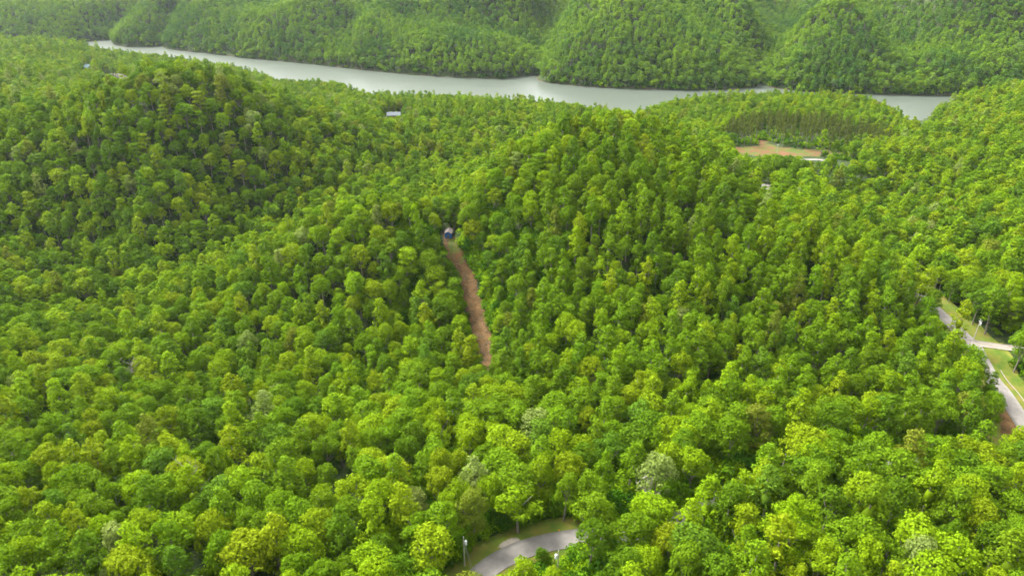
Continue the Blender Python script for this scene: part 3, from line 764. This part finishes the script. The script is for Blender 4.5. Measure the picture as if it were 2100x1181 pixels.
tint = np.where((kind == 5)[:, None], np.array([.068, .092, .010]) * r.uniform(.8, 1.2, (n, 1)), tint)
tint = np.where(far_m[:, None], tint * np.array([.94, 1.04, 1.9]), tint)  # bluer leaves across the lake: distance haze put into the tint
var = r.integers(0, NV, n); rot = r.uniform(0, 2 * math.pi, n)
TILT = r.normal(0, .05, (n, 2)); AN = r.uniform(.86, 1.16, n)

# ------------------------------------------------------------------ which trees show largest: small depth raster of crowns
px, py, dep = project(X, Y, Z + (BOTk[kind] * .45 + TOPk[kind] * .55) * ZS)
order_i = np.argsort(dep)
gw, gh = 700, 394
own = np.full((gh, gw), -1, int)
ys_, xs_ = np.mgrid[0:gh, 0:gw]
for i in order_i[::-1]:
    if dep[i] > 520: continue
    cx, cy = px[i] / 3, py[i] / 3; w = F * RADk[kind[i]] * SC[i] / dep[i] / 3 * .92
    hgt = F * ((TOPk[kind[i]] - BOTk[kind[i]]) * ZS[i] * .5 * cp + RADk[kind[i]] * SC[i] * .35) / dep[i] / 3
    x0, x1, y0, y1 = int(max(0, cx - w)), int(min(gw, cx + w + 1)), int(max(0, cy - hgt)), int(min(gh, cy + hgt + 1))
    if x0 >= x1 or y0 >= y1: continue
    sx = (xs_[y0:y1, x0:x1] - cx) / w; sy = (ys_[y0:y1, x0:x1] - cy) / hgt
    blk = own[y0:y1, x0:x1]; blk[sx * sx + sy * sy < 1] = i
cnt = np.bincount(own[own >= 0], minlength=n)
cnt[kind == 5] = 0
NIND = 300
indiv = np.argsort(-cnt)[:NIND]
pines = np.where(kind == 5)[0]
print("TREES", n, "far", int(far_m.sum()), "pines", len(pines), "min px", cnt[indiv].min())

# ------------------------------------------------------------------ individual trees with labels of their own
LM = [("guyed pole", 957, 1110), ("foot of the brown strip", 1000, 765), ("transformer pole", 1145, 1150),
      ("road bend", 1080, 1110), ("pole in the dark gap", 1605, 940), ("driveway junction", 2010, 715), ("gravel shoulder", 2060, 860),
      ("left photo edge", 0, 900), ("bottom left corner", 0, 1181), ("bottom right corner", 2100, 1181), ("left photo edge", 0, 760), ("right photo edge", 2100, 1000),
      ("grey bare tree", 272, 765), ("pale bare tree", 400, 995), ("whitish bare treetop", 1332, 1010)]
def zone(i):
    best = min(LM, key=lambda l: math.hypot(px[i] - l[1], (py[i] - l[2])))
    dx, dy = px[i] - best[1], py[i] - best[2]
    if "photo edge" in best[0]: d = "near"
    elif "corner" in best[0]: d = "towards"
    elif abs(dx) > abs(dy) * 1.2: d = "left of" if dx < 0 else "right of"
    else: d = "above" if dy < 0 else "below"
    return best, d
FORM = {0: 'broad domed', 1: 'round-crowned', 2: 'tall narrow', 3: 'layered', 4: 'open-crowned'}
ORD = ['nearest', 'second nearest', 'third nearest', 'fourth nearest', 'fifth nearest', 'sixth nearest', 'seventh nearest', 'eighth nearest', 'ninth nearest', 'tenth nearest', 'eleventh nearest', 'twelfth nearest',
       'thirteenth nearest', 'fourteenth nearest', 'fifteenth nearest', 'sixteenth nearest', 'seventeenth nearest', 'eighteenth nearest', 'nineteenth nearest', 'twentieth nearest']
buckets = {}
for i in indiv:
    z_, d_ = zone(i); buckets.setdefault((cls[i], kind[i], z_[0], d_), []).append(i)
lab = {}
for (cc, kk, zn, d_), L in buckets.items():
    z_ = [l for l in LM if l[0] == zn][0]
    L.sort(key=lambda i: math.hypot(px[i] - z_[1], py[i] - z_[2]))
    for q, i in enumerate(L):
        zt = zn if zn.startswith('left') or zn.startswith('right photo') or zn.startswith('bottom') else zn
        s = f"{PAL[cc][0]} {FORM[kk]} tree {d_} the {zt}"
        if len(L) > 1: s += ", " + (ORD[q] if q < len(ORD) else "farthest") + " such"
        if len(s.split()) > 16: s = s.replace("the ", "")
        lab[i] = s
def place_tree(i, name, cat, label, group):
    root = bpy.data.objects.new(name, None); COL.objects.link(root); root.empty_display_size = .5
    root.location = (X[i], Y[i], Z[i]); root.rotation_euler = (TILT[i, 0], TILT[i, 1], rot[i]); root.scale = (SC[i] * AN[i], SC[i] / AN[i], ZS[i])
    root['label'] = label; root['category'] = cat; root['group'] = group
    kd = KN[kind[i]]
    cr = link("crown", near_crown[kd, int(var[i])], root); cr['tint'] = [float(q) for q in tint[i]]
    link("trunk", near_trunk[kd, int(var[i])], root)
    return root
for i in indiv: place_tree(i, "broadleaf_tree", "tree", lab[i], "broadleaf trees of the near wood")

# ------------------------------------------------------------------ stuff: every other tree, by instances on points
def forest(name, sel, pid, label, s3, tn, ro, xyz):
    me = bpy.data.meshes.new(name); me.vertices.add(len(xyz)); me.vertices.foreach_set("co", xyz.astype(np.float32).ravel())
    a = me.attributes.new("pid", 'INT', 'POINT'); a.data.foreach_set("value", pid.astype(np.int32))
    a = me.attributes.new("scl", 'FLOAT_VECTOR', 'POINT'); a.data.foreach_set("vector", s3.astype(np.float32).ravel())
    a = me.attributes.new("rotv", 'FLOAT_VECTOR', 'POINT'); a.data.foreach_set("vector", ro.astype(np.float32).ravel())
    a = me.attributes.new("tint", 'FLOAT_VECTOR', 'POINT'); a.data.foreach_set("vector", tn.astype(np.float32).ravel())
    o = link(name, me, kind="stuff", label=label)
    ng = bpy.data.node_groups.new(name + "_nodes", 'GeometryNodeTree')
    ng.interface.new_socket("Geometry", in_out='INPUT', socket_type='NodeSocketGeometry'); ng.interface.new_socket("Geometry", in_out='OUTPUT', socket_type='NodeSocketGeometry')
    N = ng.nodes; L = ng.links
    gi = N.new("NodeGroupInput"); go = N.new("NodeGroupOutput")
    ip = N.new("GeometryNodeInstanceOnPoints"); ci = N.new("GeometryNodeCollectionInfo")
    ci.inputs[0].default_value = protos; ci.inputs['Separate Children'].default_value = True; ci.inputs['Reset Children'].default_value = True
    def na(nm, ty):
        q = N.new("GeometryNodeInputNamedAttribute"); q.data_type = ty; q.inputs[0].default_value = nm; return q.outputs[0]
    mp = N.new("GeometryNodeMeshToPoints")
    L.new(gi.outputs[0], mp.inputs[0]); L.new(mp.outputs[0], ip.inputs['Points']); L.new(ci.outputs[0], ip.inputs['Instance'])
    ip.inputs['Pick Instance'].default_value = True
    L.new(na("pid", 'INT'), ip.inputs['Instance Index']); L.new(na("scl", 'FLOAT_VECTOR'), ip.inputs['Scale'])
    er = N.new("FunctionNodeEulerToRotation"); L.new(na("rotv", 'FLOAT_VECTOR'), er.inputs[0]); L.new(er.outputs[0], ip.inputs['Rotation'])
    L.new(ip.outputs[0], go.inputs[0])
    md = o.modifiers.new("instances", 'NODES'); md.node_group = ng
    return o
rest = np.ones(n, bool); rest[indiv] = False
def lod(i): return 'n' if dist[i] < 330 else ('m' if dist[i] < 1050 else 'f')
dist = np.hypot(X, Y)
pid_all = np.array([PID[lod(i), KN[kind[i]], int(var[i])] for i in range(n)])
S3 = np.stack([SC * AN, SC / AN, ZS], -1); RO = np.stack([TILT[:, 0], TILT[:, 1], rot], -1); XYZ = np.stack([X, Y, Z], -1)
# understory
rb = np.random.default_rng(9)
bx = rb.uniform(-750, 750, 110000); by = rb.uniform(30, 1000, 110000)
fb = np.arange(110000) % 3 == 0
bx[fb] = rb.uniform(-1250, 900, fb.sum()); by[fb] = rb.uniform(800, 1650, fb.sum())
fc = np.arange(110000) % 11 == 1
bx[fc] = rb.uniform(-55, 30, fc.sum()); by[fc] = rb.uniform(215, 360, fc.sum())
fc = np.arange(110000) % 17 == 2
bx[fc] = rb.uniform(-40, 120, fc.sum()); by[fc] = rb.uniform(110, 190, fc.sum())
bz = H(bx, by); okb = (bz > .4) & frame_ok(bx, by, bz)
bfar = is_far(bx, by); sdist = seg_dist(bx, by, lake)
okb &= np.where(bfar, (sdist < 45), True)
okb &= (rb.uniform(0, 1, len(bx)) < np.clip(500 / np.hypot(bx, by), 0, 1) ** 1.2) | bfar | (sdist < 30)
bx, by, bz, bfar = bx[okb], by[okb], bz[okb], bfar[okb]
cb = clearance(bx, by) + 2.0
cb = np.minimum(cb, np.where(project(bx, by, 0 * bx + 42)[0] > 1185, 99, pathd(bx, by, SF) - 7.2)); cb = np.minimum(cb, pathd(bx, by, SR) - 8)
for p in HOUSES.values(): cb = np.minimum(cb, np.hypot(bx - p[0], by - p[1]) - 7)
bs = rb.uniform(.5, 1.5, len(bx)) * np.where(bfar, 1.7, 1); 
okb = cb > bs * .9 + .6
bx, by, bz, bs = bx[okb][:40000], by[okb][:40000], bz[okb][:40000], bs[okb][:40000]
kb = []
for i in range(len(bx)):
    kb.append(crown_hits(bx[i], by[i], bz[i], 2.2 * bs[i], 0, 3.2 * bs[i], 0) <= .1 or is_far(bx[i], by[i]))
kb = np.array(kb); bx, by, bz, bs = bx[kb], by[kb], bz[kb], bs[kb]
db = np.hypot(bx, by); bpid = np.array([PID['n' if d < 350 else 'f', 'bush', j % 3] for j, d in enumerate(db)])
bt = np.array([p[1] for p in PAL])[rb.choice([0, 1, 1, 2], len(bx))] * rb.uniform(.8, 1.15, (len(bx), 1))
bS = np.stack([bs, bs, bs * rb.uniform(.8, 1.5, len(bx))], -1); bR = np.stack([0 * bx, 0 * bx, rb.uniform(0, 6.28, len(bx))], -1)
m_ = rest & ~far_m & (kind != 5)
forest("forest", m_, pid_all[m_], "green broadleaf forest covering the near hills below the lake", S3[m_], tint[m_], RO[m_], XYZ[m_])
forest("undergrowth", None, bpid, "low green undergrowth between the forest trees", bS, bt, bR, np.stack([bx, by, bz], -1))
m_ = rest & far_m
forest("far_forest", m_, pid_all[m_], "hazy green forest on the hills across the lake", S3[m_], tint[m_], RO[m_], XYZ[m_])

# ------------------------------------------------------------------ pines
pp = [(i, *project(X[i], Y[i], Z[i])) for i in pines]
pp.sort(key=lambda q: (q[1]))
fr = [q for q in pp if q[2] > np.interp(q[1], [1478, 1540, 1580, 1640, 1760, 1850], [292, 294, 288, 296, 302, 284])]
print("PINES", len(pp), "front", len(fr))
O2 = ['first', 'second', 'third', 'fourth', 'fifth', 'sixth', 'seventh', 'eighth', 'ninth', 'tenth', 'eleventh', 'twelfth', 'thirteenth', 'fourteenth', 'fifteenth']
FL = {q[0]: f"slender olive pine on the stand's front edge, {O2[k]} from its left end" for k, q in enumerate(fr[:15])}
FL.update({q[0]: f"slender olive pine on the stand's front edge, {O2[k]} from its right end" for k, q in enumerate(fr[:14:-1][:15])})
for (i, a_, b_, d_) in pp[:290]:
    place_tree(i, "pine_tree", "tree", FL.get(i, "slender dark olive pine inside the close stand behind the reddish bare soil"), "pines in the stand above the bare soil")

# ------------------------------------------------------------------ dead trees
def snag(px_, py_, z, hgt, label, seed):
    rs = random.Random(seed); x, y, _ = W(px_, py_, z, hgt * .6); zz = H1(x, y)
    root = link("dead_tree", None, loc=(x, y, zz), label=label, category="dead tree")
    mb = MB(); mb.tube([(0, 0, -.5), (.1, .1, hgt * .5), (.3, 0, hgt)], [.3, .22, .06], 6)
    link("trunk", mb.mesh("snag_trunk", M_snag), root)
    mb = MB()
    for k in range(16):
        a = rs.uniform(0, 6.28); z0 = rs.uniform(.4, .9) * hgt; l = rs.uniform(1.5, 4.2)
        e = (l * math.cos(a), l * math.sin(a), z0 + l * rs.uniform(.5, 1.1)); mb.tube([(.1, .1, z0), (e[0] * .5, e[1] * .5, z0 + (e[2] - z0) * .4), e], [.12, .08, .03], 4)
        for j in range(4):
            f = rs.uniform(.4, 1); b_ = rs.uniform(0, 6.28); s0 = (e[0] * f, e[1] * f, z0 + (e[2] - z0) * f)
            mb.tube([s0, (s0[0] + math.cos(b_) * 1.1, s0[1] + math.sin(b_) * 1.1, s0[2] + .9)], [.06, .02], 3)
    link("branches", mb.mesh("snag_branches", M_snag), root)
snag(272, 765, 20, 19, "bare grey dead tree among green crowns at mid left", 1)
snag(400, 995, 34, 18, "pale bare dead tree among lime crowns at lower left", 2)
snag(1332, 1010, 43, 15, "whitish bare treetop beside the wooded gap right of the bend", 3)
snag(88, 165, 52, 20, "thin white dead trunk on the hazy left hill", 4)

# ------------------------------------------------------------------ utility poles
def pole(px_, py_, z, hgt, label, transformer=False, arm=0., guys=0, armrot=0.):
    x, y, _ = hit(px_, py_); zz = H1(x, y)
    root = link("utility_pole", None, loc=(x, y, zz), label=label, category="utility pole", group="utility poles along the roads"); root.rotation_euler.z = armrot
    mb = MB(); mb.tube([(0, 0, -1), (0, 0, hgt * .5), (0, 0, hgt)], [.19, .16, .12], 10); link("pole", mb.mesh("pole", M_pole, False), root)
    if arm:
        mb = MB(); mb.box(-arm, arm, -.19, -.125, hgt - .65, hgt - .5); link("crossarm", mb.mesh("crossarm", M_galv), root)
        for k in (-1, 1):
            mb = MB(); mb.tube([(k * arm * .9, -.16, hgt - .5), (k * arm * .9, -.16, hgt - .38), (k * arm * .9, -.16, hgt - .25)], [.05, .09, .04], 8); link("insulator", mb.mesh("insulator", M_trans), root)
    mb = MB(); mb.tube([(0, 0, hgt), (0, 0, hgt + .12), (0, 0, hgt + .28)], [.05, .09, .04], 8); link("insulator", mb.mesh("insulator", M_trans), root)
    if transformer:
        mb = MB(); q = .52; mb.tube([(q, 0, hgt - 2.5), (q, 0, hgt - 2.45), (q, 0, hgt - 1.35), (q, 0, hgt - 1.25), (q, 0, hgt - 1.1)], [.27, .31, .31, .27, .06], 14)
        mb.tube([(q, .1, hgt - 1.2), (q, .1, hgt - .85)], [.05, .03], 6); mb.box(.12, .25, -.05, .05, hgt - 2.2, hgt - 1.5)
        link("transformer", mb.mesh("transformer", M_trans), root)
    for k in range(guys):
        mb = MB(); a = (-.25, .9, -1.3)[k]; mb.tube([(0, 0, hgt - .9), (3.0 * math.cos(a), -3.2 + 1.5 * k, -.3)], [.035, .035], 5); link("guy_wire", mb.mesh("guy_wire", M_wire), root)
    return root
pole(953, 1160, 42, 10.0, "tall pole with guy wires on the verge left of the curved road", True, .0, 2)
pole(1143, 1186, 43, 9.5, "pole with pale transformer in bushes below the curved road", True, 0, 0, R(180))
pole(1600, 979, 43, 8.5, "pole with pale crossarm showing in the dark wooded gap", False, 1.3, 0)
pole(1995.5, 699, 38, 9.6, "leaning pole with transformer on dry grass above the driveway", True, .6, 0)
pole(910, 475, 41, 8.5, "slim pole standing behind the blue shed's left corner", True, 0, 0)
pole(1592, 319, 28, 9.0, "far pole standing on reddish bare soil before the pines", False, .8, 0)
# power line from the roadside pole to the pole in the gap, sagging along the road
def marker(px_, py_, z):
    x, y, _ = hit(px_, py_); root = link("marker_post", None, loc=(x, y, H1(x, y)), label="thin roadside marker post with reddish top at the bend", category="marker post")
    mb = MB(); mb.tube([(0, 0, -.3), (0, 0, 1.0)], [.05, .05], 6); link("post", mb.mesh("post", M_galv), root)
    mb = MB(); mb.box(-.18, .18, -.08, -.05, .75, 1.25); link("reflector", mb.mesh("reflector", M_orange), root)
marker(1146, 1092, 42)
def cone(px_, py_, z):
    x, y, _ = hit(px_, py_); root = link("traffic_cone", None, loc=(x, y, H1(x, y) + .2), label="small orange cone beside the right road's gravel shoulder", category="traffic cone")
    mb = MB(); mb.tube([(0, 0, .04), (0, 0, .95)], [.28, .06], 12); link("cone", mb.mesh("cone", M_orange), root)
    mb = MB(); mb.box(-.4, .4, -.4, .4, 0, .05); link("base", mb.mesh("base", M_orange), root)
cone(2092, 884, 37)

# ------------------------------------------------------------------ houses
def house(name, pos, w, d, hw, rise, rotz, wall, roof, label, cat, overh=.5, doors=1, wins=2, chimney=False, along='x'):
    x, y = pos[0], pos[1]; zz = H1(x, y)
    root = link(name, None, loc=(x, y, zz), label=label, category=cat); root.rotation_euler.z = rotz
    mb = MB(); hx, hy = w / 2, d / 2
    if along == 'x':
        mb.add([(-hx, -hy, -1.5), (hx, -hy, -1.5), (hx, hy, -1.5), (-hx, hy, -1.5), (-hx, -hy, hw), (hx, -hy, hw), (hx, hy, hw), (-hx, hy, hw), (-hx, 0, hw + rise), (hx, 0, hw + rise)],
               [(0, 1, 5, 4), (2, 3, 7, 6), (1, 2, 6, 9, 5), (3, 0, 4, 8, 7)])
    else:
        mb.add([(-hx, -hy, -1.5), (hx, -hy, -1.5), (hx, hy, -1.5), (-hx, hy, -1.5), (-hx, -hy, hw), (hx, -hy, hw), (hx, hy, hw), (-hx, hy, hw), (0, -hy, hw + rise), (0, hy, hw + rise)],
               [(0, 1, 5, 8, 4), (2, 3, 7, 9, 6), (1, 2, 6, 5), (3, 0, 4, 7)])
    link("wall", mb.mesh("wall", wall), root)
    mb = MB(); th = .14
    if along == 'x':
        ex = hx + overh; sl_ = rise / hy; ey = hy + overh
        for s in (-1, 1):
            a = [(-ex, 0, hw + rise + .06), (ex, 0, hw + rise + .06), (ex, s * ey, hw - overh * sl_ + .06), (-ex, s * ey, hw - overh * sl_ + .06)]
            mb.add(a + [(p[0], p[1], p[2] + th) for p in a], [(0, 1, 2, 3), (7, 6, 5, 4), (0, 4, 5, 1), (1, 5, 6, 2), (2, 6, 7, 3), (3, 7, 4, 0)])
            k = -ex + .3
            while k < ex:      # standing seams
                b_ = [(k, 0, hw + rise + .06 + th), (k + .07, 0, hw + rise + .06 + th), (k + .07, s * ey, hw - overh * sl_ + .06 + th), (k, s * ey, hw - overh * sl_ + .06 + th)]
                mb.add([(p[0], p[1], p[2] + .003) for p in b_] + [(p[0], p[1], p[2] + .06) for p in b_], [(7, 6, 5, 4), (0, 4, 5, 1), (1, 5, 6, 2), (2, 6, 7, 3), (3, 7, 4, 0)]); k += 1.0
    else:
        ey = hy + overh; sl_ = rise / hx; ex = hx + overh
        for s in (-1, 1):
            a = [(0, -ey, hw + rise + .06), (0, ey, hw + rise + .06), (s * ex, ey, hw - overh * sl_ + .06), (s * ex, -ey, hw - overh * sl_ + .06)]
            mb.add(a + [(p[0], p[1], p[2] + th) for p in a], [(0, 1, 2, 3), (7, 6, 5, 4), (0, 4, 5, 1), (1, 5, 6, 2), (2, 6, 7, 3), (3, 7, 4, 0)])
    ro = link("roof", mb.mesh("roof", roof), root)
    if chimney:
        mb = MB(); mb.box(hx * .5, hx * .5 + .7, .6, 1.2, hw + rise * .5, hw + rise + 1); link("chimney", mb.mesh("chimney", M_brick), ro)
    mb = MB(); mb.box(-.45, .45, -hy - .05, -hy - .003, 0, 2.0 if hw > 2.1 else hw * .85); link("door", mb.mesh("door", M_dark if wall is not M_blue else M_shroof), root)
    for k in range(wins):
        cx = (-1) ** k * hx * .6
        mb = MB(); mb.box(cx - .5, cx + .5, -hy - .04, -hy - .003, 1.0, min(1.9, hw - .2)); wq = link("window", mb.mesh("window", M_dark), root)
        mb = MB(); mb.box(cx - .62, cx + .62, -hy - .08, -hy - .003, .88, .99); link("sill", mb.mesh("sill", M_white), wq)
    return root
house("shed", HOUSES['shed'], 3.3, 5.5, 2.35, .9, R(-4), M_blue, M_shroof, "small blue shed with grey-brown roof at the top of the cleared strip", "shed", .25, 1, 0, along='y')
house("house", HOUSES['house'], 13, 8.5, 3.0, 2.3, R(4), M_brick, M_metalroof, "long house with blue-grey metal roof and red-brown walls in the trees", "house", .7, 1, 2, True)
house("house", HOUSES['white'], 13, 9, 5.5, 3.2, R(-40), M_white, M_teal, "white house with pale blue-green roof on the far left slope", "house", .5, 1, 2)
house("cottage", HOUSES['cot1'], 7, 6, 3, 1.8, R(10), M_white, M_metalroof, "small pale cottage roof in trees near the middle shore", "cottage", .4)
house("cottage", HOUSES['cot2'], 7, 6, 3, 1.8, R(-10), M_white, M_pink, "small cottage with pinkish roof among shore trees", "cottage", .4)

# brush and chips left on the cleared strip
mb = MB(); rc = random.Random(4); x0, y0 = CL.min(0); x1, y1 = CL.max(0); k = 0
while k < 700:
    x, y = rc.uniform(x0, x1), rc.uniform(y0, y1)
    if not inside(np.array([x]), np.array([y]), CL)[0]: continue
    z = H1(x, y) + .18; a = rc.uniform(0, 6.28); l = rc.uniform(.3, 1.3); w_ = rc.uniform(.05, .12)
    mb.tube([(x, y, z), (x + l * math.cos(a), y + l * math.sin(a), z + rc.uniform(0, .35))], [w_, w_ * .5], 4); k += 1
link("brush_debris", mb.mesh("brush_debris", M_bark), kind="stuff", label="cut brush and wood chips strewn over the brown strip")

# ------------------------------------------------------------------ haze
HAZE = 0.000022
if HAZE:
    hz = MB(); hz.box(-1680, 1680, -230, 2590, -9, 260)
    m = bpy.data.materials.new("haze_air"); m.use_nodes = True; nn = m.node_tree.nodes
    nn.remove(nn["Principled BSDF"]); pv = nn.new("ShaderNodeVolumePrincipled"); pv.inputs['Color'].default_value = (.80, .90, 1, 1); pv.inputs['Density'].default_value = HAZE; pv.inputs['Anisotropy'].default_value = .3
    m.node_tree.links.new(pv.outputs[0], nn["Material Output"].inputs['Volume'])
    link("haze", hz.mesh("haze", m), kind="stuff", label="thin pale haze over the valley and far hills")
